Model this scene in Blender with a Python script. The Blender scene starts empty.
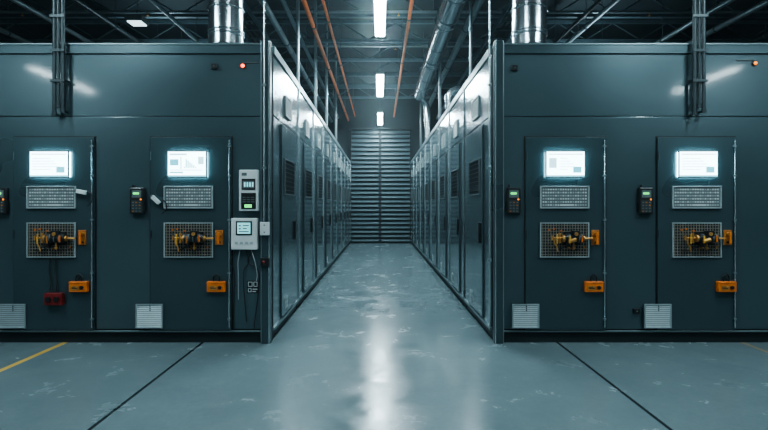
import bpy, bmesh, math, random
from mathutils import Vector, Matrix
random.seed(4)
D = 5.7            # depth of the two enclosure fronts
F = 520.0          # focal length in pixels
VX, VY, CH = 380.0, 206.0, 1.5
DM = 5.66          # mean plane of the equipment fixed to the fronts
def X(px, d=DM): return (px - VX) / F * d
def Z(py, d=DM): return CH + (VY - py) / F * d
COL = bpy.context.scene.collection
try: bpy.context.scene.view_settings.look = 'AgX - Medium High Contrast'
except Exception: pass

# ------------------------------------------------------------ materials
def mat(name, color, rough=0.5, metal=0.0, var=0.0, vscale=3.0, bump=0.0, bscale=40.0, coat=0.0,
        coat_rough=0.05, emit=None, estr=0.0, rvar=0.0, stretch=(1, 1, 1)):
    m = bpy.data.materials.new(name); m.use_nodes = True
    nt = m.node_tree; b = nt.nodes["Principled BSDF"]
    b.inputs["Base Color"].default_value = (*color, 1)
    b.inputs["Roughness"].default_value = rough
    b.inputs["Metallic"].default_value = metal
    b.inputs["Coat Weight"].default_value = coat
    b.inputs["Coat Roughness"].default_value = coat_rough
    if emit:
        b.inputs["Emission Color"].default_value = (*emit, 1)
        b.inputs["Emission Strength"].default_value = estr
    tc = nt.nodes.new("ShaderNodeTexCoord")
    mp = nt.nodes.new("ShaderNodeMapping"); mp.inputs["Scale"].default_value = stretch
    nt.links.new(tc.outputs["Object"], mp.inputs["Vector"])
    n = nt.nodes.new("ShaderNodeTexNoise"); n.inputs["Scale"].default_value = vscale
    n.inputs["Detail"].default_value = 2
    nt.links.new(mp.outputs["Vector"], n.inputs["Vector"])
    r = nt.nodes.new("ShaderNodeValToRGB")
    r.color_ramp.elements[0].position = 0.25; r.color_ramp.elements[1].position = 0.75
    r.color_ramp.elements[0].color = (*[c * (1 - var) for c in color], 1)
    r.color_ramp.elements[1].color = (*[min(1, c * (1 + var)) for c in color], 1)
    nt.links.new(n.outputs["Fac"], r.inputs["Fac"])
    nt.links.new(r.outputs["Color"], b.inputs["Base Color"])
    if rvar:
        mr = nt.nodes.new("ShaderNodeMapRange")
        mr.inputs["From Min"].default_value = 0.25; mr.inputs["From Max"].default_value = 0.75
        mr.inputs["To Min"].default_value = max(0.02, rough - rvar); mr.inputs["To Max"].default_value = rough + rvar
        nt.links.new(n.outputs["Fac"], mr.inputs["Value"])
        nt.links.new(mr.outputs["Result"], b.inputs["Roughness"])
    if bump:
        n2 = nt.nodes.new("ShaderNodeTexNoise"); n2.inputs["Scale"].default_value = bscale
        nt.links.new(mp.outputs["Vector"], n2.inputs["Vector"])
        bp = nt.nodes.new("ShaderNodeBump"); bp.inputs["Strength"].default_value = bump
        bp.inputs["Distance"].default_value = 0.01
        nt.links.new(n2.outputs["Fac"], bp.inputs["Height"])
        nt.links.new(bp.outputs["Normal"], b.inputs["Normal"])
    return m

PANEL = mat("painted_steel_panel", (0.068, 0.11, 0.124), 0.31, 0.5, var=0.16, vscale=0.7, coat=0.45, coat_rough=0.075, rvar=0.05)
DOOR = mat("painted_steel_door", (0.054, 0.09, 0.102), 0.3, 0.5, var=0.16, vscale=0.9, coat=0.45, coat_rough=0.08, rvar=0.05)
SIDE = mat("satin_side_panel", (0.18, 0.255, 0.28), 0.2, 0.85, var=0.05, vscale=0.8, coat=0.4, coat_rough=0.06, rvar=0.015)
SIDED = mat("dark_side_panel", (0.06, 0.09, 0.105), 0.22, 0.6, var=0.05, vscale=0.8, coat=0.4, coat_rough=0.06)
TRIM = mat("steel_trim", (0.2, 0.27, 0.29), 0.35, 0.6, var=0.06, vscale=4)
EDGE = mat("bright_edge_strip", (0.5, 0.6, 0.63), 0.25, 0.8, var=0.05, vscale=4)
DARK = mat("dark_gap", (0.01, 0.015, 0.017), 0.7)
PLINTH = mat("plinth_paint", (0.02, 0.03, 0.034), 0.5, 0.2, var=0.1)
LIGHTG = mat("light_grey_frame", (0.3, 0.36, 0.37), 0.45, 0.2, var=0.08, vscale=9)
VENT = mat("vent_aluminium", (0.27, 0.34, 0.36), 0.45, 0.3, var=0.08, vscale=9)
WHITE = mat("white_plastic", (0.5, 0.56, 0.56), 0.4, var=0.05, vscale=12)
BLACK = mat("black_plastic", (0.012, 0.014, 0.015), 0.35, var=0.2, vscale=20)
GREY = mat("mid_grey_plastic", (0.1, 0.125, 0.13), 0.45, var=0.1, vscale=20)
ORANGE = mat("orange_paint", (0.62, 0.16, 0.02), 0.4, var=0.15, vscale=14, coat=0.3)
AMBER = mat("amber_paint", (0.38, 0.14, 0.03), 0.4, var=0.2, vscale=14, coat=0.3)
BRASS = mat("brass", (0.55, 0.29, 0.09), 0.38, 0.65, var=0.25, vscale=18)
YELLOW = mat("yellow_paint", (0.62, 0.33, 0.04), 0.45, var=0.15, vscale=14)
RED = mat("red_paint", (0.17, 0.014, 0.014), 0.4, var=0.15, vscale=14)
MESHM = mat("wire_mesh", (0.27, 0.25, 0.21), 0.45, 0.5, var=0.2, vscale=25)
CABLE = mat("black_rubber", (0.012, 0.013, 0.014), 0.55, var=0.2, vscale=20)
CABLEG = mat("grey_cable", (0.3, 0.34, 0.35), 0.5, var=0.1, vscale=20)
GALV = mat("galvanised_steel", (0.48, 0.56, 0.59), 0.2, 0.92, var=0.05, vscale=3)
PIPEG = mat("grey_pipe", (0.26, 0.33, 0.36), 0.35, 0.5, var=0.08, vscale=3)
PIPED = mat("dark_conduit", (0.045, 0.062, 0.068), 0.4, 0.5, var=0.12, vscale=5)
COPPER = mat("orange_conduit_paint", (0.8, 0.18, 0.035), 0.4, 0.0, var=0.1, vscale=5)
TRUSS = mat("truss_paint", (0.09, 0.14, 0.165), 0.5, 0.1, var=0.15, vscale=3)
SCREEN = mat("screen_lit", (0.7, 0.85, 0.9), 0.3, emit=(0.64, 0.93, 1.0), estr=6.5)
HALOGLOW = mat("added_halo_glow", (0.7, 0.85, 0.9), 0.3, emit=(0.5, 0.87, 1.0), estr=28)  # added glow that imitates bloom around the screens
SCRB = mat("screen_blue_ink", (0.1, 0.4, 0.5), 0.3, emit=(0.14, 0.6, 0.72), estr=1.4)
SCRD = mat("screen_grey_ink", (0.3, 0.4, 0.42), 0.3, emit=(0.4, 0.7, 0.8), estr=2.2)
GREEN = mat("green_led", (0.05, 0.4, 0.1), 0.3, emit=(0.12, 1.0, 0.2), estr=1.6)
REDL = mat("red_led", (0.6, 0.03, 0.01), 0.3, emit=(1.0, 0.05, 0.01), estr=9)
ORL = mat("orange_led", (0.8, 0.2, 0.02), 0.3, emit=(1.0, 0.25, 0.02), estr=1.6)
LCD = mat("lcd_cyan", (0.3, 0.6, 0.6), 0.3, emit=(0.25, 0.75, 0.8), estr=0.7)
TUBE = mat("lamp_tube", (0.9, 0.95, 1.0), 0.3, emit=(0.8, 0.95, 1.0), estr=45)
WALLM = mat("wall_paint", (0.018, 0.028, 0.033), 0.7, var=0.2, vscale=0.8)
SHUT = mat("shutter_steel", (0.08, 0.12, 0.135), 0.42, 0.4, var=0.08, vscale=1.2)
CEIL = mat("ceiling_deck", (0.025, 0.04, 0.048), 0.7, 0.1, var=0.25, vscale=0.9)

def floor_material():
    m = bpy.data.materials.new("polished_concrete"); m.use_nodes = True
    nt = m.node_tree; b = nt.nodes["Principled BSDF"]; N = nt.nodes.new; L = nt.links.new
    tc = N("ShaderNodeTexCoord"); sp = N("ShaderNodeSeparateXYZ"); L(tc.outputs["Object"], sp.inputs[0])
    def noise(sc, det=6, dist=0.0, rough=0.5):
        n = N("ShaderNodeTexNoise"); n.inputs["Scale"].default_value = sc; n.inputs["Detail"].default_value = det
        n.inputs["Roughness"].default_value = rough
        n.inputs["Distortion"].default_value = dist; L(tc.outputs["Object"], n.inputs["Vector"]); return n
    n1 = noise(0.55, 8, 0.4, 0.62); n2 = noise(2.2, 12, 0.4, 0.7); n3 = noise(22, 8, 0.0, 0.7)
    r = N("ShaderNodeValToRGB"); e = r.color_ramp.elements
    e[0].position = 0.25; e[0].color = (0.078, 0.11, 0.12, 1); e[1].position = 0.75; e[1].color = (0.155, 0.203, 0.215, 1)
    mx = N("ShaderNodeMath"); mx.operation = 'MULTIPLY_ADD'; mx.inputs[1].default_value = 0.35
    L(n2.outputs["Fac"], mx.inputs[0])
    m2 = N("ShaderNodeMath"); m2.operation = 'MULTIPLY_ADD'; m2.inputs[1].default_value = 0.4
    L(n1.outputs["Fac"], m2.inputs[0])
    m3 = N("ShaderNodeMath"); m3.operation = 'MULTIPLY'; m3.inputs[1].default_value = 0.25
    L(n3.outputs["Fac"], m3.inputs[0]); L(m3.outputs[0], m2.inputs[2])
    L(m2.outputs[0], mx.inputs[2]); L(mx.outputs[0], r.inputs["Fac"])
    def band(center, half, absx=False):
        src = sp.outputs["X"]
        if absx:
            a = N("ShaderNodeMath"); a.operation = 'ABSOLUTE'; L(src, a.inputs[0]); src = a.outputs[0]
        s = N("ShaderNodeMath"); s.operation = 'SUBTRACT'; s.inputs[1].default_value = center; L(src, s.inputs[0])
        a = N("ShaderNodeMath"); a.operation = 'ABSOLUTE'; L(s.outputs[0], a.inputs[0])
        c = N("ShaderNodeMath"); c.operation = 'LESS_THAN'; c.inputs[1].default_value = half; L(a.outputs[0], c.inputs[0])
        return c.outputs[0]
    cur = r.outputs["Color"]
    def over(cur, fac, col, amount=1.0):
        if amount < 1:
            k = N("ShaderNodeMath"); k.operation = 'MULTIPLY'; k.inputs[1].default_value = amount; L(fac, k.inputs[0]); fac = k.outputs[0]
        mi = N("ShaderNodeMixRGB"); mi.inputs[2].default_value = (*col, 1); L(fac, mi.inputs[0]); L(cur, mi.inputs[1]); return mi.outputs[0]
    cur = over(cur, band(1.95, 0.014, True), (0.006, 0.009, 0.01), 0.95)
    cur = over(cur, band(-3.46, 0.03), (0.7, 0.42, 0.05), 0.75)
    cur = over(cur, band(3.98, 0.025), (0.4, 0.24, 0.08), 0.5)
    L(cur, b.inputs["Base Color"])
    mr = N("ShaderNodeMapRange"); mr.inputs["From Min"].default_value = 0.35; mr.inputs["From Max"].default_value = 0.65
    mr.inputs["To Min"].default_value = 0.12; mr.inputs["To Max"].default_value = 0.3
    L(n2.outputs["Fac"], mr.inputs["Value"]); L(mr.outputs[0], b.inputs["Roughness"])
    bp = N("ShaderNodeBump"); bp.inputs["Strength"].default_value = 0.05; bp.inputs["Distance"].default_value = 0.02
    L(n2.outputs["Fac"], bp.inputs["Height"]); L(bp.outputs["Normal"], b.inputs["Normal"])
    b.inputs["Specular IOR Level"].default_value = 0.27
    return m
FLOORM = floor_material()

# ------------------------------------------------------------ geometry builder
class G:
    def __init__(s): s.bm = bmesh.new(); s.mats = []
    def mi(s, m):
        if m not in s.mats: s.mats.append(m)
        return s.mats.index(m)
    def box(s, x0, x1, y0, y1, z0, z1, m):
        i = s.mi(m)
        v = [s.bm.verts.new((x, y, z)) for x in (x0, x1) for y in (y0, y1) for z in (z0, z1)]
        for q in ((0, 1, 3, 2), (4, 6, 7, 5), (0, 4, 5, 1), (2, 3, 7, 6), (0, 2, 6, 4), (1, 5, 7, 3)):
            f = s.bm.faces.new([v[k] for k in q]); f.material_index = i
        return s
    def sweep(s, pts, r, m, seg=12, caps=True, radii=None):
        i = s.mi(m); P = [Vector(p) for p in pts]; n = len(P); rings = []
        up = None
        for k in range(n):
            t = (P[min(k + 1, n - 1)] - P[max(k - 1, 0)]).normalized()
            if up is None:
                a = Vector((0, 0, 1)) if abs(t.z) < 0.9 else Vector((1, 0, 0))
                up = t.cross(a).normalized()
            else:
                up = (up - t * up.dot(t)).normalized()
            w = t.cross(up); rr = radii[k] if radii else r
            rings.append([s.bm.verts.new(P[k] + (up * math.cos(a2) + w * math.sin(a2)) * rr)
                          for a2 in [2 * math.pi * j / seg for j in range(seg)]])
        for k in range(n - 1):
            for j in range(seg):
                f = s.bm.faces.new((rings[k][j], rings[k][(j + 1) % seg], rings[k + 1][(j + 1) % seg], rings[k + 1][j]))
                f.material_index = i; f.smooth = True
        if caps:
            for rg in (rings[0], rings[-1]):
                c = [s.bm.verts.new(v.co) for v in rg]; f = s.bm.faces.new(c); f.material_index = i
        return s
    def cyl(s, a, b, r, m, seg=16): return s.sweep([a, b], r, m, seg)
    def dome(s, c, r, m, d=(0, -1, 0), seg=14, k=6, h=None):
        d = Vector(d); c = Vector(c); h = h or r; pts = []; rad = []
        for j in range(k + 1):
            a = math.pi / 2 * j / k; pts.append(c + d * (h * math.sin(a))); rad.append(max(r * math.cos(a), 1e-4))
        return s.sweep(pts, r, m, seg, True, rad)
def smoothpath(pts, n=8):
    P = [Vector(p) for p in pts]; P = [P[0] * 2 - P[1]] + P + [P[-1] * 2 - P[-2]]; out = []
    for k in range(1, len(P) - 2):
        for j in range(n):
            t = j / n; a, b, c, d = P[k - 1:k + 3]
            out.append(0.5 * ((2 * b) + (c - a) * t + (2 * a - 5 * b + 4 * c - d) * t * t + (3 * b - a - 3 * c + d) * t ** 3))
    out.append(P[-2]); return out

WO = {}
def mk(name, g, parent=None, origin=None, bevel=0.0, label=None):
    bm = g.bm
    bmesh.ops.recalc_face_normals(bm, faces=bm.faces[:])
    if origin is None:
        xs = [v.co.x for v in bm.verts]; ys = [v.co.y for v in bm.verts]; zs = [v.co.z for v in bm.verts]
        origin = Vector(((min(xs) + max(xs)) / 2, (min(ys) + max(ys)) / 2, min(zs)))
    origin = Vector(origin)
    bmesh.ops.translate(bm, verts=bm.verts[:], vec=-origin)
    me = bpy.data.meshes.new(name); bm.to_mesh(me); bm.free()
    for m in g.mats: me.materials.append(m)
    o = bpy.data.objects.new(name, me); COL.objects.link(o)
    WO[o.name] = origin
    if parent: o.parent = parent; o.location = origin - WO[parent.name]
    else: o.location = origin
    if bevel:
        md = o.modifiers.new("bevel", 'BEVEL'); md.width = bevel; md.segments = 2; md.limit_method = 'ANGLE'
    if label: o["label"] = label
    return o
def thing(name, origin, label, category, group=None):
    o = bpy.data.objects.new(name, None); COL.objects.link(o); o.location = Vector(origin)
    o.empty_display_size = 0.1
    WO[o.name] = Vector(origin); o["label"] = label; o["category"] = category
    if group: o["group"] = group
    return o
def dup(o, loc, rotz=None):
    def rec(src, par):
        c = src.copy(); COL.objects.link(c)
        if par:
            c.parent = par
        for ch in src.children: rec(ch, c)
        return c
    c = rec(o, None); c.location = Vector(loc)
    if rotz is not None: c.rotation_euler = (0, 0, rotz)
    return c
def structure(name, g):
    o = mk(name, g); o["kind"] = "structure"; return o

# ------------------------------------------------------------ room shell
RX, Y0, Y1, HC = 13.0, -6.0, 21.1, 6.3
fl = mk("floor", G().box(-RX, RX, Y0, Y1, -0.1, 0, FLOORM), origin=(0, 0, 0)); fl["kind"] = "structure"
structure("ceiling", G().box(-RX, RX, Y0, Y1, HC, HC + 0.1, CEIL))
structure("wall_left", G().box(-RX - 0.1, -RX, Y0, Y1, 0, HC, WALLM))
structure("wall_right", G().box(RX, RX + 0.1, Y0, Y1, 0, HC, WALLM))
structure("wall_back", G().box(-RX, RX, Y1, Y1 + 0.1, 0, HC, WALLM))
structure("wall_front", G().box(-RX, RX, Y0 - 0.1, Y0, 0, HC, WALLM))
def shutter(name, x0, x1):
    g = G(); ztop = Z(130, Y1); z = 0.0; p = 0.175
    g.box(x0, x1, Y1 - 0.03, Y1 - 0.005, 0, ztop, DARK)
    i = g.mi(SHUT)
    while z + p <= ztop:
        prof = [(Y1 - 0.04, z + 0.06), (Y1 - 0.12, z + 0.07), (Y1 - 0.115, z + 0.11), (Y1 - 0.04, z + p)]
        a = [g.bm.verts.new((x0, y, zz)) for y, zz in prof]; b = [g.bm.verts.new((x1, y, zz)) for y, zz in prof]
        for k in range(3):
            f = g.bm.faces.new((a[k], b[k], b[k + 1], a[k + 1])); f.material_index = i
        z += p
    g.box(x0, x0 + 0.045, Y1 - 0.15, Y1 - 0.03, 0, ztop, DARK); g.box(x1 - 0.045, x1, Y1 - 0.15, Y1 - 0.03, 0, ztop, DARK)
    return structure(name, g)
shutter("door_1", -1.2, -0.01); shutter("door_2", 0.01, 1.25)
structure("trim_1", G().box(-1.25, 1.3, Y1 - 0.2, Y1 - 0.005, Z(130, Y1) + 0.01, Z(127, Y1), WALLM))

# ------------------------------------------------------------ enclosures
def louvre(name, parent, x0, x1, z0, z1, y, m=VENT, n=9, slat=None):
    g = G(); b = 0.014; slat = slat or m
    g.box(x0, x1, y - 0.004, y - 0.001, z0, z1, DARK)
    g.box(x0, x1, y - 0.02, y, z0, z0 + b, m); g.box(x0, x1, y - 0.02, y, z1 - b, z1, m)
    g.box(x0, x0 + b, y - 0.02, y, z0 + b, z1 - b, m); g.box(x1 - b, x1, y - 0.02, y, z0 + b, z1 - b, m)
    i = g.mi(slat); h = (z1 - z0 - 2 * b) / n
    for k in range(n):
        z = z0 + b + k * h
        q = [(y - 0.018, z), (y - 0.006, z + h * 0.7), (y - 0.004, z + h * 0.7), (y - 0.016, z - 0.0)]
        a = [g.bm.verts.new((x0 + b, yy, zz)) for yy, zz in q]; c = [g.bm.verts.new((x1 - b, yy, zz)) for yy, zz in q]
        for j in range(4):
            f = g.bm.faces.new((a[j], c[j], c[(j + 1) % 4], a[(j + 1) % 4])); f.material_index = i
    return mk(name, g, parent)

def meshgrid(name, parent, x0, x1, z0, z1, y, nx, nz, m, frame, back=BLACK):
    g = G(); b = 0.012
    g.box(x0, x1, y - 0.004, y, z0, z1, back)
    g.box(x0, x1, y - 0.018, y, z0, z0 + b, frame); g.box(x0, x1, y - 0.018, y, z1 - b, z1, frame)
    g.box(x0, x0 + b, y - 0.018, y, z0 + b, z1 - b, frame); g.box(x1 - b, x1, y - 0.018, y, z0 + b, z1 - b, frame)
    for k in range(1, nx):
        x = x0 + (x1 - x0) * k / nx; g.box(x - 0.003, x + 0.003, y - 0.010, y - 0.004, z0 + b, z1 - b, m)
    for k in range(1, nz):
        z = z0 + (z1 - z0) * k / nz; g.box(x0 + b, x1 - b, y - 0.012, y - 0.0045, z - 0.003, z + 0.003, m)
    return mk(name, g, parent)

ZT = Z(43)     # cabinet height
ZD0, ZD1 = Z(330), Z(137)
FY = D - 0.012  # face skin
DY = D - 0.034  # door face

def door(enc, px0, px1):
    x0, x1 = X(px0), X(px1)
    g = G()
    g.box(x0 - 0.014, x1 + 0.014, FY - 0.003, FY, ZD0 - 0.006, ZD1 + 0.014, DARK)
    g.box(x0, x1, DY, FY - 0.003, ZD0, ZD1, DOOR)
    d = mk("cabinet_door", g, enc, bevel=0.004)
    hx = X(px0 + 69.5); g = G()
    g.box(hx - 0.045, hx + 0.04, DY - 0.012, DY, Z(245), Z(230), AMBER)
    g.cyl((hx, DY - 0.012, Z(234)), (hx, DY - 0.045, Z(234)), 0.022, BRASS)
    g.box(hx - 0.012, hx + 0.012, DY - 0.06, DY - 0.045, Z(243.5), Z(232), ORANGE)
    g.cyl((hx, DY - 0.012, Z(242)), (hx, DY - 0.03, Z(242)), 0.014, BLACK)
    mk("handle", g, d, bevel=0.003, label="orange swing handle on a square plate")
    g = G(); rx = x1 - 0.018
    g.cyl((rx, DY - 0.018, ZD0 + 0.03), (rx, DY - 0.018, ZD1 - 0.03), 0.007, EDGE, 10)
    for zz in (0.12, 0.62, 1.2, 1.68, 2.0):
        g.box(rx - 0.016, rx + 0.016, DY - 0.026, DY, ZD0 + zz - 0.010, ZD0 + zz + 0.010, TRIM)
    mk("locking_rod", g, d)
    for zz in (0.2, 1.0, 1.85):
        g = G(); g.cyl((x0 + 0.004, DY - 0.010, ZD0 + zz), (x0 + 0.004, DY - 0.010, ZD0 + zz + 0.09), 0.008, PIPED, 10)
        mk("hinge", g, d)
    return d

def enclosure(xi, xo, doors, label):
    lo, hi = min(xi, xo), max(xi, xo); sg = 1 if xo > xi else -1
    e = thing("electrical_enclosure", ((lo + hi) / 2, D + 0.95, 0), label, "electrical cabinet", "large front enclosures")
    g = G()
    g.box(lo, hi, D, D + 1.88, 0.13, ZT - 0.01, DARK)
    a, b = (lo + 0.10, hi) if sg > 0 else (lo, hi - 0.10)
    zs = Z(116)
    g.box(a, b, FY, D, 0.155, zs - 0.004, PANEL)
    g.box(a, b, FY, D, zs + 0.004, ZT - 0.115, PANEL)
    g.box(lo + 0.002, hi - 0.002, D, D + 1.88, ZT - 0.01, ZT, TRIM)
    mk("body", g, e, bevel=0.003)
    mk("plinth", G().box(lo + 0.02, hi - 0.02, D + 0.02, D + 1.86, 0, 0.13, PLINTH), e)
    mk("base_rail", G().box(lo + 0.1 * (sg > 0), hi - 0.1 * (sg < 0), FY - 0.012, D, 0.122, 0.140, TRIM), e, bevel=0.002)
    mk("top_trim", G().box(a, b, FY - 0.02, D, ZT - 0.11, ZT, PANEL).box(a, b, FY - 0.03, FY - 0.02, ZT - 0.018, ZT, TRIM), e, bevel=0.003)
    c0, c1 = (lo - 0.004, lo + 0.098) if sg > 0 else (hi - 0.098, hi + 0.004)
    g = G().box(c0, c1, FY - 0.03, D + 0.04, 0, ZT + 0.03, DOOR)
    gx = xi + sg * 0.098
    g.box(min(gx, gx - sg * 0.010), max(gx, gx - sg * 0.010), FY - 0.036, FY - 0.03, 0, ZT + 0.03, TRIM)
    g.box(min(xi, xi + sg * 0.014), max(xi, xi + sg * 0.014), FY - 0.036, FY - 0.03, 0, ZT + 0.03, EDGE)
    mk("corner_post", g, e, bevel=0.003)
    for (p0, p1) in doors:
        door(e, p0, p1)
        louvre("louvre_vent", e, X(p0 - 14), X(p0 + 13), Z(328), Z(304), DY - 0.002, VENT, 11)
    return e

EL = enclosure(-1.2, -6.2, [(13, 94), (150, 231)], "wide dark teal steel enclosure with two doors and corner meters")
ER = enclosure(1.25, 6.2, [(526, 606), (658, 736)], "wide dark teal steel enclosure with two doors beside the aisle")

# aisle-side skin, in local frame: front y=0 facing -y, width along x centred
def side_parts(par, w, h, skin, dw=0.86):
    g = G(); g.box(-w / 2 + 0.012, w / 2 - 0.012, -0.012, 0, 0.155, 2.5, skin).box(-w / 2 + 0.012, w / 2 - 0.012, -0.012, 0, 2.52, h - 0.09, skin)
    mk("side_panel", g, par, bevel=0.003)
    dx = -0.0
    g = G(); g.box(dx - dw / 2 - 0.018, dx + dw / 2 + 0.018, -0.015, -0.012, 0.16, 2.49, DARK).box(dx - dw / 2, dx + dw / 2, -0.034, -0.015, 0.175, 2.47, skin)
    d = mk("side_door", g, par, bevel=0.004)
    meshgrid("mesh_vent", d, dx - 0.36, dx + 0.36, 1.64, 2.08, -0.034, 14, 8, PIPED, GREY, DARK)
    g = G().box(dx + 0.36, dx + 0.40, -0.06, -0.034, 1.05, 1.3, BLACK); mk("handle", g, d, bevel=0.004)
    g = G().box(dx - 0.32, dx - 0.14, -0.038, -0.034, 0.24, 0.38, LIGHTG).box(dx - 0.29, dx - 0.17, -0.040, -0.038, 0.33, 0.35, GREY).box(dx - 0.29, dx - 0.19, -0.040, -0.038, 0.28, 0.30, GREY)
    mk("rating_plate", g, d)
    louvre("louvre_vent", par, dx - 0.2, dx + 0.2, 2.62, 2.88, -0.013, LIGHTG, 6)
    mk("top_trim", G().box(-w / 2, w / 2, -0.03, 0, h - 0.085, h, TRIM), par, bevel=0.003)
    mk("seam_strip", G().box(w / 2 - 0.04, w / 2 - 0.003, -0.03, -0.0125, 0.155, h - 0.09, EDGE), par)
    mk("base_rail", G().box(-w / 2, w / 2, -0.03, 0, 0.12, 0.15, TRIM), par)

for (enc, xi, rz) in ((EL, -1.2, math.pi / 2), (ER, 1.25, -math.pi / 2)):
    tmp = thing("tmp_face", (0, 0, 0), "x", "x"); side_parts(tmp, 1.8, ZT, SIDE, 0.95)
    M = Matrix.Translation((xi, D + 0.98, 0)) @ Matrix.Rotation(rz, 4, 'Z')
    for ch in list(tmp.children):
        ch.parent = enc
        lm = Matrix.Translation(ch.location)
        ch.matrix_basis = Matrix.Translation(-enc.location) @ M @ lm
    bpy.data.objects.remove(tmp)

W = 1.65; N_CAB = 8
def cabinet(skin, label):
    c = thing("equipment_cabinet", (0, 0, 0), label, "equipment cabinet", "tall cabinets lining the aisle")
    g = G().box(-W / 2 + 0.005, W / 2 - 0.005, 0, 2.3, 0.13, ZT - 0.01, DARK).box(-W / 2 + 0.005, W / 2 - 0.005, 0, 2.3, ZT - 0.01, ZT, TRIM)
    mk("body", g, c); mk("plinth", G().box(-W / 2 + 0.01, W / 2 - 0.01, 0.02, 2.28, 0, 0.13, PLINTH), c)
    side_parts(c, W, ZT, skin); return c
ca = cabinet(SIDE, "tall grey steel equipment cabinet with dark mesh vent")
cb = cabinet(SIDED, "tall near-black steel equipment cabinet with dark mesh vent")
for k in range(N_CAB):
    y = D + 1.9 + W * (k + 0.5) + 0.02
    for side in (0, 1):
        src = cb if (side == 0 and k in (2, 6)) or (side == 1 and k in (4,)) else ca
        if side == 0 and k == 0: src = ca; ca.location = (-1.2, y, 0); ca.rotation_euler = (0, 0, math.pi / 2); continue
        if side == 0 and k == 2: cb.location = (-1.2, y, 0); cb.rotation_euler = (0, 0, math.pi / 2); continue
        dup(src, (-1.2 if side == 0 else 1.25, y, 0), math.pi / 2 if side == 0 else -math.pi / 2)

# ------------------------------------------------------------ door-mounted equipment
def monitor(px, variant):
    x0, x1, z0, z1 = X(px + 18.5), X(px + 58), Z(178), Z(151)
    t = thing("monitor", ((x0 + x1) / 2, DY, z0), ["glowing monitor showing a pale table with header bar",
              "glowing monitor showing charts and coloured blocks"][variant == 1], "monitor", "screens set on the enclosure doors")
    g = G(); b = 0.012
    g.box(x0, x1, DY - 0.046, DY - 0.03, z0, z1, GREY)
    mk("bezel", g, t, bevel=0.003)
    mk("halo_glow_slab", G().box(x0 + 0.012, x1 - 0.012, DY - 0.0295, DY, z0 + 0.012, z1 - 0.012, HALOGLOW), t)  # added glowing slab hidden behind the bezel, throws a halo onto the door
    y = DY - 0.0465
    g = G().box(x0 + b, x1 - b, y - 0.002, y, z0 + b, z1 - b, SCREEN)
    w = x1 - x0 - 2 * b; h = z1 - z0 - 2 * b; xa = x0 + b; za = z0 + b
    def q(a, c, e, f, m): g.box(xa + w * a, xa + w * c, y - 0.0035, y - 0.002, za + h * e, za + h * f, m)
    q(0, 1, 0, 0.06, SCRB)
    if variant == 1:
        q(0.04, 0.5, 0.86, 0.93, SCRD); q(0.05, 0.28, 0.45, 0.7, SCRB); q(0.33, 0.36, 0.3, 0.8, SCRD)
        for k in range(7): q(0.42 + 0.05 * k, 0.45 + 0.05 * k, 0.35, 0.4 + 0.06 * ((k * 5) % 6), SCRB)
        q(0.05, 0.9, 0.25, 0.28, SCRD); q(0.05, 0.4, 0.14, 0.2, SCRB); q(0.8, 0.95, 0.5, 0.8, SCRD)
    else:
        q(0.04, 0.96, 0.88, 0.92, SCRD)
        for k in range(5): q(0.06 + (0.3 if variant == 2 else 0), 0.55 + 0.08 * ((k * 3) % 4), 0.28 + 0.11 * k, 0.3 + 0.11 * k, SCRD)
        q(0.7, 0.92, 0.16, 0.4, SCRB)
        if variant == 2: q(0.06, 0.26, 0.35, 0.75, SCRD)
    mk("screen", g, t)

def keypad(px):
    x0, x1, z0, z1 = X(px + 14), X(px + 63), Z(208.5), Z(186)
    t = thing("keyboard_panel", ((x0 + x1) / 2, DY, z0), "dark keyboard panel with small pale keys in light frame", "keyboard", "keyboard panels below the monitors")
    g = G(); b = 0.013
    g.box(x0 + b, x1 - b, DY - 0.008, DY, z0 + b, z1 - b, GREY)
    g.box(x0, x1, DY - 0.022, DY, z0, z0 + b, LIGHTG).box(x0, x1, DY - 0.022, DY, z1 - b, z1, LIGHTG)
    g.box(x0, x0 + b, DY - 0.022, DY, z0 + b, z1 - b, LIGHTG).box(x1 - b, x1, DY - 0.022, DY, z0 + b, z1 - b, LIGHTG)
    mk("frame", g, t, bevel=0.002)
    g = G(); nx, nz = 18, 6; w = (x1 - x0 - 2 * b - 0.02) / nx; h = (z1 - z0 - 2 * b - 0.016) / nz
    rnd = random.Random(3)
    for i in range(nx):
        for j in range(nz):
            if j == 0 and 6 < i < 13 and i != 7: continue
            xa = x0 + b + 0.01 + i * w; za = z0 + b + 0.008 + j * h
            wide = w * 6 if (j == 0 and i == 7) else w
            g.box(xa + w * 0.2, xa + wide - w * 0.2, DY - 0.014, DY - 0.008, za + h * 0.25, za + h * 0.75, LIGHTG if rnd.random() < 0.5 else WHITE)
    mk("keys", g, t)

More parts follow.
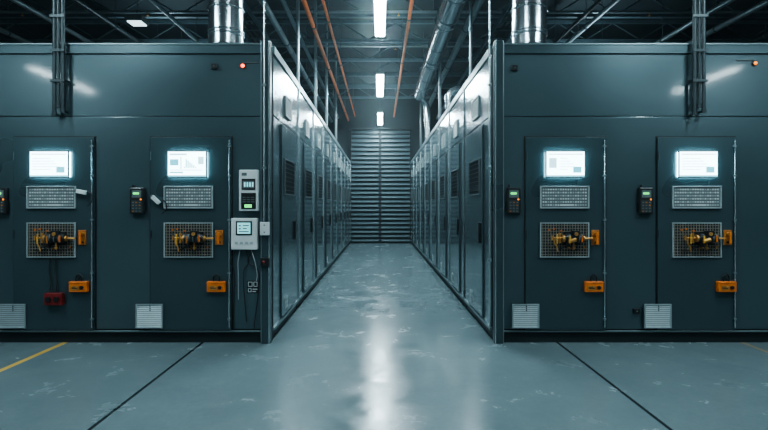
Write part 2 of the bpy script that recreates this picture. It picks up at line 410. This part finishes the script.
def component_panel(px, variant):
    x0, x1, z0, z1 = X(px + 14), X(px + 63), Z(257.5), Z(222.5)
    t = thing("valve_panel", ((x0 + x1) / 2, DY, z0), "framed wire-mesh panel holding black actuator with brass fittings", "valve panel", "mesh panels with valves")
    meshgrid("mesh_backing", t, x0, x1, z0, z1, DY, 18, 12, MESHM, LIGHTG, PLINTH)
    cx = (x0 + x1) / 2 + 0.03; cz = (z0 + z1) / 2 + 0.02; y = DY - 0.055
    g = G()
    g.box(cx - 0.05, cx + 0.14, DY - 0.03, DY - 0.012, cz - 0.07, cz + 0.07, BLACK)
    g.cyl((cx - 0.05, y, cz), (cx + 0.15, y, cz), 0.046, BLACK, 20)
    for k in range(6): g.cyl((cx - 0.03 + k * 0.025, y, cz), (cx - 0.02 + k * 0.025, y, cz), 0.052, GREY if k % 2 else BLACK, 20)
    g.box(cx + 0.02, cx + 0.10, y - 0.05, y, cz + 0.02, cz + 0.085, BLACK)
    g.box(cx - 0.03, cx + 0.0, y - 0.045, y, cz - 0.09, cz - 0.02, BLACK)
    mk("actuator", g, t, bevel=0.002, label="black ribbed actuator body")
    ex = X(px + 65)
    brass = [
        G().cyl((cx - 0.16, y, cz + 0.005), (cx - 0.05, y, cz + 0.005), 0.012, BRASS).cyl((cx - 0.07, y, cz), (cx - 0.05, y, cz), 0.04, BRASS, 20).cyl((cx - 0.10, y, cz - 0.05), (cx - 0.10, y, cz + 0.06), 0.013, BRASS, 8),
        G().sweep(smoothpath([(cx - 0.15, y, cz), (cx - 0.155, y, cz - 0.05), (cx - 0.13, y, cz - 0.09), (cx - 0.12, y, cz - 0.14)]), 0.008, BRASS),
        G().cyl((cx + 0.05, y, cz - 0.04), (cx + 0.05, y, cz - 0.12), 0.010, BRASS).cyl((cx + 0.05, y, cz - 0.095), (cx + 0.05, y, cz - 0.11), 0.018, BRASS, 8),
        G().cyl((cx + 0.15, y, cz), (cx + 0.168, y, cz), 0.03, BRASS, 8).cyl((cx + 0.168, y, cz), (ex, y, cz), 0.010, BRASS, 10),
        G().cyl((cx - 0.18, y, cz - 0.02), (cx - 0.18, y, cz + 0.03), 0.011, BRASS, 8),
        G().cyl((cx + 0.06, y - 0.05, cz + 0.05), (cx + 0.06, y - 0.062, cz + 0.05), 0.02, BRASS, 14)]
    if variant > 1:
        brass.append(G().cyl((cx - 0.02, y - 0.045, cz - 0.03), (cx + 0.06, y - 0.045, cz - 0.01), 0.022, BRASS))
        brass.append(G().cyl((cx + 0.0, y - 0.03, cz - 0.02), (cx - 0.01, y - 0.03, cz - 0.1), 0.012, BRASS))
    for g in brass: mk("brass_fitting", g, t)
    for g in (G().box(cx - 0.14, cx - 0.128, y - 0.03, y - 0.02, cz - 0.06, cz + 0.05, YELLOW),
              G().box(cx - 0.02, cx - 0.004, y - 0.066, y - 0.052, cz - 0.05, cz + 0.03, YELLOW if variant > 1 else AMBER),
              G().box(cx + 0.115, cx + 0.130, y - 0.064, y - 0.05, cz - 0.035, cz + 0.035, ORANGE)):
        mk("lever", g, t, bevel=0.003)
    for (a, b) in ((-0.2, 0.09), (-0.15, 0.1), (0.18, -0.1), (-0.07, 0.08), (0.0, -0.11)):
        mk("terminal", G().box(cx + a - 0.009, cx + a + 0.009, DY - 0.024, DY - 0.012, cz + b - 0.009, cz + b + 0.009, ORANGE if a < 0 else AMBER), t)
    for (a, b) in ((-0.2, -0.13), (0.12, -0.12)):
        mk("cable", G().sweep(smoothpath([(cx + 0.02, DY - 0.035, cz - 0.06), (cx + a * 0.5, DY - 0.03, cz - 0.12), (cx + a, DY - 0.024, cz + b)]), 0.006, CABLE, 8), t)

def lockout(px, dx=57.5):
    x0, x1, z0, z1 = X(px + dx), X(px + dx + 18), Z(291.5), Z(281)
    t = thing("lockout_box", ((x0 + x1) / 2, DY, z0), "small orange box with dark dial and top shackle", "switch box", "orange switch boxes")
    g = G().box(x0, x1, DY - 0.05, DY, z0, z1, ORANGE).box(x0 - 0.004, x1 + 0.004, DY - 0.055, DY, z1 - 0.02, z1 - 0.01, ORANGE)
    mk("housing", g, t, bevel=0.005)
    c = (x0 + x1) / 2; zc = (z0 + z1) / 2 - 0.008
    g = G().box(c - 0.07, c + 0.01, DY - 0.054, DY - 0.05, zc - 0.026, zc + 0.02, BRASS)
    g.box(c - 0.06, c - 0.0, DY - 0.056, DY - 0.054, zc - 0.01, zc - 0.004, BLACK).box(c - 0.06, c - 0.02, DY - 0.056, DY - 0.054, zc + 0.004, zc + 0.01, BLACK)
    mk("label_plate", g, t)
    mk("dial", G().cyl((c + 0.045, DY - 0.05, zc), (c + 0.045, DY - 0.066, zc), 0.02, BLACK), t)
    g = G().sweep(smoothpath([(c - 0.03, DY - 0.025, z1), (c - 0.03, DY - 0.025, z1 + 0.05), (c, DY - 0.025, z1 + 0.075), (c + 0.03, DY - 0.025, z1 + 0.05), (c + 0.03, DY - 0.025, z1)]), 0.008, BLACK, 8)
    mk("shackle", g, t)

def controller(px):
    x0, x1, z0, z1 = X(px - 19.5), X(px - 5.5), Z(214), Z(187.5); y = FY
    t = thing("handheld_controller", ((x0 + x1) / 2, y, z0), "black handheld controller with green display and small buttons", "controller", "black controllers beside the doors")
    g = G().box(x0, x1, y - 0.05, y, z0, z1, BLACK).box(x0 - 0.008, x1 + 0.008, y - 0.03, y, z0 + 0.03, z0 + 0.14, BLACK)
    g.cyl((x0 + 0.03, y - 0.025, z1), (x0 + 0.03, y - 0.025, z1 + 0.03), 0.012, BLACK)
    mk("housing", g, t, bevel=0.012)
    g = G().box(x0 + 0.025, x1 - 0.025, y - 0.053, y - 0.05, z1 - 0.11, z1 - 0.03, GREY).box(x0 + 0.04, x1 - 0.05, y - 0.055, y - 0.053, z1 - 0.075, z1 - 0.055, GREEN)
    mk("display", g, t)
    g = G().box(x0 + 0.02, x1 - 0.02, y - 0.052, y - 0.05, z0 + 0.015, z0 + 0.15, PIPED)
    for i in range(3):
        for j in range(4):
            xx = x0 + 0.038 + i * 0.036; zz = z0 + 0.03 + j * 0.032
            g.box(xx - 0.009, xx + 0.009, y - 0.056, y - 0.05, zz - 0.007, zz + 0.007, GREY if (i + j) % 4 else AMBER)
    mk("button_pad", g, t)
    mk("status_light", G().cyl((x1 - 0.03, y - 0.05, z1 - 0.13), (x1 - 0.03, y - 0.056, z1 - 0.13), 0.009, ORL, 10), t)

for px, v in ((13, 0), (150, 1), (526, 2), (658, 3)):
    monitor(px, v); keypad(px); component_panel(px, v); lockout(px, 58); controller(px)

def connector(px, pz, tilt, label):
    t = thing("cable_connector", (X(px), DY, Z(pz)), label, "cable connector")
    g = G().box(X(px) - 0.055, X(px) + 0.055, DY - 0.05, DY - 0.025, Z(pz) - 0.022, Z(pz) + 0.022, WHITE)
    g.box(X(px) - 0.075, X(px) - 0.055, DY - 0.046, DY - 0.03, Z(pz) - 0.014, Z(pz) + 0.014, GREY)
    o = mk("plug", g, t, origin=(X(px), DY, Z(pz)), bevel=0.004); o.rotation_euler = (0, tilt, 0)
    g = G().sweep(smoothpath([(X(px) + 0.05, DY - 0.035, Z(pz)), (X(px) + 0.1, DY - 0.03, Z(pz) - 0.02), (X(px) + 0.11, DY - 0.03, Z(pz) - 0.1), (X(px) + 0.06, DY - 0.03, Z(pz) - 0.15)]), 0.006, CABLE, 8)
    mk("cable", g, t)
connector(83, 192, 0.2, "white plug on a black cable beside the keyboard panel")
connector(157, 200, 0.75, "white plug tilted against the keyboard panel edge")

t = thing("junction_box", (X(55.5), DY, Z(305)), "small dark red junction box with two black cables", "junction box")
mk("housing", G().box(X(47), X(64.5), DY - 0.06, DY, Z(304.5), Z(292.5), RED), t, bevel=0.006)
for c in (51.5, 59.5): mk("plug_socket", G().cyl((X(c), DY - 0.06, Z(298.5)), (X(c), DY - 0.078, Z(298.5)), 0.03, BLACK, 8), t)
for a in (51, 57):
    g = G().sweep(smoothpath([(X(a), DY - 0.02, Z(257.8)), (X(a) - 0.012, DY - 0.02, Z(270)), (X(a) + 0.01, DY - 0.02, Z(282)), (X(a), DY - 0.025, Z(292))]), 0.006, CABLE, 8)
    mk("cable", g, t)

def zbox(name, par, a, b, c, d, y0, y1, m, bev=0.0): return mk(name, G().box(X(a), X(b), y0, y1, Z(d), Z(c), m), par, bevel=bev)
t = thing("power_meter", (X(249.5), FY, Z(211)), "pale wall-mounted power meter with dark display and green digits", "meter")
mk("housing", G().box(X(240), X(259), FY - 0.08, FY, Z(211), Z(170), WHITE), t, bevel=0.01)
zbox("display", t, 243, 256.5, 179, 190, FY - 0.085, FY - 0.08, BLACK)
g = G().box(X(244), X(255.5), FY - 0.09, FY - 0.085, Z(188.5), Z(181), GREY)
for k in range(4): g.box(X(245.5 + 2.6 * k), X(247 + 2.6 * k), FY - 0.092, FY - 0.09, Z(187), Z(182.5), LCD)
mk("readout", g, t)
g = G().box(X(242.5), X(257), FY - 0.085, FY - 0.08, Z(209), Z(193), BLACK)
for i in range(3):
    for j in range(3): g.box(X(244 + 4.2 * i), X(247 + 4.2 * i), FY - 0.09, FY - 0.085, Z(203 + 2.2 * j - 5), Z(202 + 2.2 * j - 5), GREY)
g.box(X(246), X(253), FY - 0.09, FY - 0.085, Z(207.5), Z(204.5), GREEN)
mk("keypad", g, t)
mk("status_label", G().box(X(243), X(248), FY - 0.084, FY - 0.08, Z(176), Z(173), GREY), t)

t = thing("controller_unit", (X(245), FY, Z(249.5)), "pale square controller with cyan display above hanging cables", "controller")
mk("housing", G().box(X(232), X(258), FY - 0.07, FY, Z(249.5), Z(218), WHITE), t, bevel=0.01)
g = G().box(X(237), X(253), FY - 0.075, FY - 0.07, Z(235), Z(221), BLACK).box(X(238.5), X(251.5), FY - 0.078, FY - 0.075, Z(233.5), Z(222.5), LCD)
for (a, b, c, d) in ((240, 242, 225, 226.2), (240, 242, 228, 229.2), (244, 250, 225, 225.9), (244, 248, 228, 228.9), (240, 250, 231, 231.8)):
    g.box(X(a), X(b), FY - 0.080, FY - 0.078, Z(d), Z(c), PIPED)
mk("display", g, t)
for k in range(4): mk("button", G().box(X(236 + 5 * k), X(239 + 5 * k), FY - 0.074, FY - 0.07, Z(244), Z(241.5), LIGHTG), t)
for k, (a, b, c, m) in enumerate(((236, 231, 234, CABLE), (240, 238, 238, CABLEG), (246, 249, 243, CABLE), (251, 255, 257, CABLEG), (254, 248, 259, CABLE))):
    ze = (329, 300, 322, 281, 329)[k]
    g = G().sweep(smoothpath([(X(a), FY - 0.03, Z(249.4)), (X(b), FY - 0.03, Z(262)), (X(c), FY - 0.015, Z(275)), (X((b + c) / 2), FY - 0.012, Z(ze))]), 0.005, m, 8)
    mk("cable", g, t)

PY = FY - 0.03
t = thing("junction_box", (X(265.5), PY - 0.006, Z(235)), "small white junction box on the corner post", "junction box")
zbox("housing", t, 261, 270, 222, 235, PY - 0.056, PY - 0.006, WHITE, 0.005)
for q in (225, 232): mk("cover_screw", G().cyl((X(265.5), PY - 0.056, Z(q)), (X(265.5), PY - 0.06, Z(q)), 0.008, GREY), t)
t = thing("emergency_switch", (X(266), PY - 0.006, Z(266)), "small dark switch with red button on corner post", "switch")
zbox("housing", t, 261.5, 270, 257.5, 266, PY - 0.046, PY - 0.006, BLACK, 0.004)
mk("red_button", G().dome((X(264.5), PY - 0.046, Z(261.5)), 0.018, RED), t)

t = thing("warning_plate", (X(252), FY, Z(293)), "small dark plate with pale pictogram squares", "sign")
mk("plate", G().box(X(246.5), X(258), FY - 0.006, FY, Z(293.5), Z(281), BLACK), t)
g = G()
def ring(a, b, c, d):
    w = 0.7
    for q in ((a, b, c, c + w), (a, b, d - w, d), (a, a + w, c, d), (b - w, b, c, d)):
        g.box(X(q[0]), X(q[1]), FY - 0.008, FY - 0.006, Z(q[3]), Z(q[2]), WHITE)
ring(247.5, 252, 282, 287); ring(253, 257, 282, 287); ring(247.5, 251, 288.5, 292.5); g.box(X(252), X(257), FY - 0.008, FY - 0.006, Z(290), Z(289), WHITE).box(X(252), X(255.5), FY - 0.008, FY - 0.006, Z(292.3), Z(291.3), WHITE)
mk("pictogram", g, t)

def beacon(px, pz, led, label, sx):
    t = thing("indicator_lamp", (X(px), FY, Z(pz) - 0.04), label, "indicator lamp")
    g = G().cyl((X(px), FY, Z(pz)), (X(px), FY - 0.02, Z(pz)), 0.026, BLACK).box(X(px) + min(sx, 0), X(px) + max(sx, 0), FY - 0.014, FY - 0.004, Z(pz) + 0.034, Z(pz) + 0.042, GREY)
    g.box(X(px) - 0.008, X(px) + 0.008, FY - 0.014, FY, Z(pz), Z(pz) + 0.042, GREY)
    mk("bracket", g, t)
    mk("lens", G().dome((X(px), FY - 0.02, Z(pz)), 0.02, led), t)
beacon(242.5, 65.5, REDL, "small red indicator lamp on a thin bracket", 0.2)
beacon(756, 63, ORL, "small orange indicator lamp on a thin bracket", -0.2)
for (px, pz) in ((515, 67.5), (214, 66), (637, 311.5)):
    t = thing("sensor_box", (X(px), FY, Z(pz + 3)), "tiny dark sensor box on the steel face", "sensor", "tiny sensor boxes")
    zbox("housing", t, px - 3, px + 3, pz - 2.6, pz + 2.6, FY - 0.03, FY, BLACK, 0.004)
    mk("lens", G().dome((X(px), FY - 0.03, Z(pz)), 0.01, GREY), t)

def conduit_bundle(pxs, zend):
    c = sum(pxs) / len(pxs)
    t = thing("conduit_bundle", (X(c), FY - 0.06, Z(zend)), "bundle of dark vertical conduits clamped to the enclosure", "conduit", "vertical conduit bundles")
    for k, p in enumerate(pxs):
        ze = Z(zend - (0, 8, 3)[k % 3])
        g = G().sweep([(X(p), FY - 0.075, HC - 0.01), (X(p), FY - 0.075, ze)] , (0.02, 0.015, 0.02)[k % 3], PIPED, 12)
        g.cyl((X(p), FY - 0.075, ze), (X(p), FY - 0.075, ze - 0.04), 0.027, PIPED, 12)
        g.cyl((X(p), FY - 0.075, ze - 0.02), (X(p), FY, ze - 0.02), 0.014, PIPED, 10)
        mk("conduit", g, t)
    for pz in (18, 52, 82):
        g = G().box(X(pxs[0] - 3), X(pxs[-1] + 3), FY - 0.105, FY - 0.097, Z(pz) - 0.014, Z(pz) + 0.014, PIPED)
        if Z(pz) < ZT - 0.12:
            g.box(X(pxs[0] - 3), X(pxs[0] - 2), FY - 0.1, FY, Z(pz) - 0.014, Z(pz) + 0.014, PIPED).box(X(pxs[-1] + 2), X(pxs[-1] + 3), FY - 0.1, FY, Z(pz) - 0.014, Z(pz) + 0.014, PIPED)
        mk("clamp", g, t)
conduit_bundle([57, 61, 65.5], 113); conduit_bundle([692, 696.5, 701], 113)
for px in (264.5, 489):
    t = thing("corner_conduit", (X(px), PY - 0.02, 0.3), "slim pale conduit running up the corner post", "conduit", "corner conduits")
    zb = Z(222) if px < 300 else 0.3
    mk("conduit", G().cyl((X(px), PY - 0.022, zb), (X(px), PY - 0.022, HC - 0.01), 0.010, EDGE, 10), t)
    for zz in (0.9, 1.9, 2.8):
        if zz > zb: mk("clamp", G().box(X(px) - 0.02, X(px) + 0.02, PY - 0.036, PY - 0.006, zz, zz + 0.025, TRIM), t)

# ------------------------------------------------------------ roof-mounted round ducts
def riser_duct(px, d, label):
    x = X(px, d); r = 0.205
    t = thing("ventilation_duct", (x, d, ZT), label, "ventilation duct", "round ducts standing on the enclosures")
    mk("pipe", G().sweep([(x, d, ZT + 0.03), (x, d, HC - 0.005)], r, GALV, 48), t)
    for dz in (0.16, 0.3, 0.34, 0.62, 0.9, 1.2, 1.6, 2.0, 2.4):
        z = ZT + dz
        pts = [(x, d, z - 0.014), (x, d, z - 0.008), (x, d, z + 0.008), (x, d, z + 0.014)]
        mk("ring_band", G().sweep(pts, r, GALV, 48, True, [r, r + 0.014, r + 0.014, r]), t)
    g = G().cyl((x, d, ZT + 0.002), (x, d, ZT + 0.03), r + 0.06, GALV, 48)
    for k in range(12):
        a = k * math.pi / 6; g.cyl((x + (r + 0.035) * math.cos(a), d + (r + 0.035) * math.sin(a), ZT + 0.03), (x + (r + 0.035) * math.cos(a), d + (r + 0.035) * math.sin(a), ZT + 0.045), 0.012, TRIM, 6)
    mk("flange", g, t)
riser_duct(226, 6.35, "upright silver round duct on the enclosure roof")
riser_duct(529, 6.35, "upright silver round duct on the enclosure roof")

# ------------------------------------------------------------ overhead services
def overhead(name, x, z, r, m, y0, y1, label, cat, bands=0.0, step=2.4, seg=20):
    t = thing(name, (x, (y0 + y1) / 2, z - r), label, cat)
    g = G().cyl((x, y0, z), (x, y1, z), r, m, seg); mk("pipe", g, t)
    if bands:
        y = y0 + 0.02
        while y < y1 - 0.05: mk("joint_band", G().cyl((x, y, z), (x, y + 0.03, z), r + 0.010, m, seg), t); y += bands
    y = y0 + 1.0
    while y < y1:
        g = G().cyl((x, y, z + r - 0.003), (x, y, HC - 0.005), 0.008, TRUSS, 8)
        g.cyl((x, y - 0.015, z), (x, y + 0.015, z), r + 0.014, TRUSS, seg)
        mk("hanger", g, t); y += step
    return t
overhead("round_duct", 1.2, 4.85, 0.19, GALV, 5.5, 15.6, "long silver round duct hung under the roof", "duct", 1.3, 2.6, 40)
overhead("orange_conduit", 0.56, 5.1, 0.034, COPPER, 6, 20.9, "thin orange conduit hung over the aisle", "conduit", 0, 3.0, 12)
overhead("orange_conduit", -1.28, 4.95, 0.04, COPPER, 6, 20.9, "thin orange conduit hung over the cabinets", "conduit", 0, 3.0, 12)
overhead("orange_conduit", -1.0, 5.1, 0.028, COPPER, 6, 20.9, "slim orange conduit hung over the aisle edge", "conduit", 0, 3.1, 12)
overhead("steel_pipe", -1.95, 4.9, 0.055, PIPEG, 6.95, 20.9, "grey steel pipe hung above the cabinets", "pipe", 1.5, 2.9, 14)
overhead("steel_pipe", -1.68, 5.05, 0.04, PIPEG, 6.95, 20.9, "grey steel pipe hung above the cabinets", "pipe", 0, 2.7, 14)
overhead("steel_pipe", 1.8, 5.2, 0.07, PIPEG, 6.95, 20.9, "grey steel pipe hung beside the round duct", "pipe", 1.5, 2.9, 14)
for x, z, r in ((-10.5, 5.3, 0.06), (-8.3, 5.35, 0.05), (-7.1, 5.5, 0.05), (-5.9, 5.5, 0.05), (-4.1, 5.2, 0.04), (-3.0, 5.45, 0.05), (3.0, 5.35, 0.05), (3.9, 5.15, 0.035), (4.6, 5.5, 0.05), (6.3, 5.2, 0.05), (7.5, 5.45, 0.06), (8.6, 5.3, 0.05), (10.6, 5.4, 0.06)):
    overhead("steel_pipe", x, z, r, PIPED if x in (-5.9, -3.0, 3.9, 8.6) else PIPEG, 7.3, 20.9, "grey steel service pipe running under the roof", "pipe", 0, 3.3, 12)
for (y, z, r) in ((11.2, 5.68, 0.03), (13.4, 5.62, 0.03)):
    t = thing("sprinkler_pipe", (0, y, z - r), "cross-running dark sprinkler pipe under the roof trusses", "pipe")
    mk("pipe", G().cyl((-12.9, y, z), (12.9, y, z), r, PIPEG, 14), t)
    for k in range(-4, 5):
        g = G().cyl((k * 2.7 + 0.4, y, z - r + 0.003), (k * 2.7 + 0.4, y, z - r - 0.05), 0.012, BRASS, 8).cyl((k * 2.7 + 0.4, y, z - r - 0.05), (k * 2.7 + 0.4, y, z - r - 0.056), 0.03, BRASS, 12)
        mk("sprinkler_head", g, t)
def tray(x0, x1, z, y0, y1):
    t = thing("cable_tray", ((x0 + x1) / 2, (y0 + y1) / 2, z), "steel ladder cable tray with dark cables under roof", "cable tray", "ladder cable trays")
    for xx in (x0, x1): mk("side_rail", G().box(xx - 0.012, xx + 0.012, y0, y1, z, z + 0.1, TRUSS), t)
    y = y0 + 0.15
    while y < y1: mk("rung", G().box(x0 + 0.012, x1 - 0.012, y - 0.015, y + 0.015, z + 0.005, z + 0.025, TRUSS), t); y += 0.5
    for k in range(4):
        xx = x0 + (x1 - x0) * (k + 0.6) / 4.2; mk("cable", G().cyl((xx, y0, z + 0.05), (xx, y1, z + 0.05), 0.022, CABLE, 8), t)
tray(-2.75, -2.35, 4.95, 7.6, 20.8); tray(2.25, 2.65, 4.95, 7.6, 20.8)
def elbow(pts, r, label):
    t = thing("elbow_duct", pts[0], label, "duct")
    mk("pipe", G().sweep(smoothpath(pts, 8), r, GALV, 20), t)
    mk("flange", G().cyl((pts[0][0], pts[0][1], pts[0][2] + 0.001), (pts[0][0], pts[0][1], pts[0][2] + 0.03), r + 0.04, GALV, 24), t)
elbow([(1.45, 15.9, ZT), (1.45, 15.9, ZT + 0.9), (1.4, 15.9, 4.6), (1.2, 15.8, 4.85), (1.2, 15.62, 4.85)], 0.1, "silver elbow duct dropping to the cabinet roof")
elbow([(1.75, 10.4, ZT), (1.75, 10.4, ZT + 0.25), (1.72, 10.4, ZT + 0.45), (1.6, 10.4, ZT + 0.55), (1.44, 10.4, ZT + 0.5), (1.38, 10.4, ZT + 0.38), (1.38, 10.4, ZT + 0.02)], 0.08, "silver gooseneck pipe on the cabinet roof")
for (x, y, r) in ((-1.42, 9.0, 0.03), (-1.4, 11.3, 0.035), (-1.4, 13.6, 0.035), (-1.4, 16.5, 0.04), (1.5, 8.6, 0.025), (1.45, 12.6, 0.035), (1.42, 18.0, 0.04)):
    t = thing("riser_pipe", (x, y, ZT), "vertical steel riser pipe from cabinet roof to ceiling", "pipe", "riser pipes")
    mk("pipe", G().cyl((x, y, ZT + 0.001), (x, y, HC - 0.002), r, PIPEG, 14), t)
    mk("flange", G().cyl((x, y, ZT + 0.001), (x, y, ZT + 0.02), r + 0.03, TRIM, 14), t)
    mk("coupling", G().cyl((x, y, 4.4), (x, y, 4.45), r + 0.01, TRIM, 14), t)

src = None
for k in range(7):
    y = 9.9 + 1.75 * k
    if src is None:
        t = thing("roof_truss", (0, y, 5.72), "dark teal steel roof truss spanning the hall", "roof truss", "roof trusses")
        mk("bottom_chord", G().box(-12.98, 12.98, y - 0.05, y + 0.05, 5.72, 5.79, TRUSS), t)
        mk("top_chord", G().box(-12.98, 12.98, y - 0.05, y + 0.05, 6.2, 6.28, TRUSS), t)
        g = G(); x = -12.9; n = 0
        while x < 12.2:
            za, zb = (5.78, 6.21) if n % 2 == 0 else (6.21, 5.78)
            g.cyl((x, y, za), (x + 0.7, y, zb), 0.018, TRUSS, 6); x += 0.7; n += 1
        mk("web_bracing", g, t); src = t
    else: dup(src, (0, y, 5.72))

# ------------------------------------------------------------ light fixtures
LC = (0.71, 0.925, 1.0)
def fixture(x, yc, power, L=2.45, z=4.7, wdt=0.2, up=9):
    t = thing("linear_light", (x, yc, z), "long suspended linear lamp with bright cool white tube", "ceiling light", "linear ceiling lamps")
    mk("housing", G().box(x - wdt / 2 - 0.02, x + wdt / 2 + 0.02, yc - L / 2 - 0.03, yc + L / 2 + 0.03, z + 0.03, z + 0.09, LIGHTG), t, bevel=0.006)
    mk("light_tube", G().box(x - wdt / 2, x + wdt / 2, yc - L / 2, yc + L / 2, z, z + 0.03, TUBE), t, bevel=0.01)
    for s in (-1, 1):
        mk("suspension_rod", G().cyl((x, yc + s * L * 0.35, z + 0.09), (x, yc + s * L * 0.35, HC - 0.003), 0.006, TRUSS, 8), t)
    for pw, dz, rx in ((power, -0.01, 0), (up, 0.1, math.pi)):  # second, upward area light is added to brighten ceiling and trusses
        ld = bpy.data.lights.new("lamp_and_fill_light", 'AREA'); ld.shape = 'RECTANGLE'; ld.size = wdt; ld.size_y = L
        ld.energy = pw; ld.color = LC
        lo = bpy.data.objects.new("lamp_and_fill_light", ld); COL.objects.link(lo); lo.parent = t; lo.location = (0, 0, dz); lo.rotation_euler = (rx, 0, 0)
    return t
for yc in (8.6, 14.0, 19.3): fixture(0.0, yc, 205 if yc < 15 else 150, 2.45, 4.7, 0.17, 16)
fixture(0.0, 2.8, 50); fixture(0.0, -2.0, 40)  # unseen end of the aisle row, also fill for the fronts
for x in (-8.1, 8.3): fixture(x, -2.0, 85, 2.6)
for x in (-4.2, 4.2): fixture(x, 3.5, 125, 2.3)  # unseen fixtures added to fill the fronts and lighten their upper part
for x in (-5.0, 5.0): fixture(x, 12.4, 60, 2.0, 4.7, 0.2, 26)
px_, py_, pz_ = -4.3, 9.2, 4.72
t = thing("pendant_lamp", (px_, py_, pz_), "small square pendant lamp hanging from the roof", "ceiling light")
mk("housing", G().box(px_ - 0.15, px_ + 0.15, py_ - 0.15, py_ + 0.15, pz_ + 0.02, pz_ + 0.12, GREY), t, bevel=0.01)
mk("light_panel", G().box(px_ - 0.12, px_ + 0.12, py_ - 0.12, py_ + 0.12, pz_, pz_ + 0.02, mat("pendant_glow", (0.8, 0.9, 1), 0.3, emit=(0.7, 0.92, 1.0), estr=2)), t)
mk("suspension_rod", G().cyl((px_, py_, pz_ + 0.12), (px_, py_, HC - 0.003), 0.008, TRUSS, 8), t)

# thin airborne haze in the hall, added for soft halos round the lamps
w = bpy.data.worlds.new("world"); bpy.context.scene.world = w; w.use_nodes = True
w.node_tree.nodes["Background"].inputs[0].default_value = (0.03, 0.05, 0.06, 1)
vs = w.node_tree.nodes.new("ShaderNodeVolumeScatter")
vs.inputs["Density"].default_value = 0.0028; vs.inputs["Anisotropy"].default_value = 0.85
vs.inputs["Color"].default_value = (0.75, 0.93, 1.0, 1)
w.node_tree.links.new(vs.outputs[0], [n for n in w.node_tree.nodes if n.type == 'OUTPUT_WORLD'][0].inputs["Volume"])

# ------------------------------------------------------------ camera
cd = bpy.data.cameras.new("camera"); cam = bpy.data.objects.new("camera", cd); COL.objects.link(cam)
cam.location = (0, 0, CH); cam.rotation_euler = (math.pi / 2, 0, 0)
cd.sensor_width = 36; cd.lens = 36 * F / 768; cd.shift_x = 4 / 768; cd.shift_y = -9 / 768
cd.clip_start = 0.05
bpy.context.scene.camera = cam
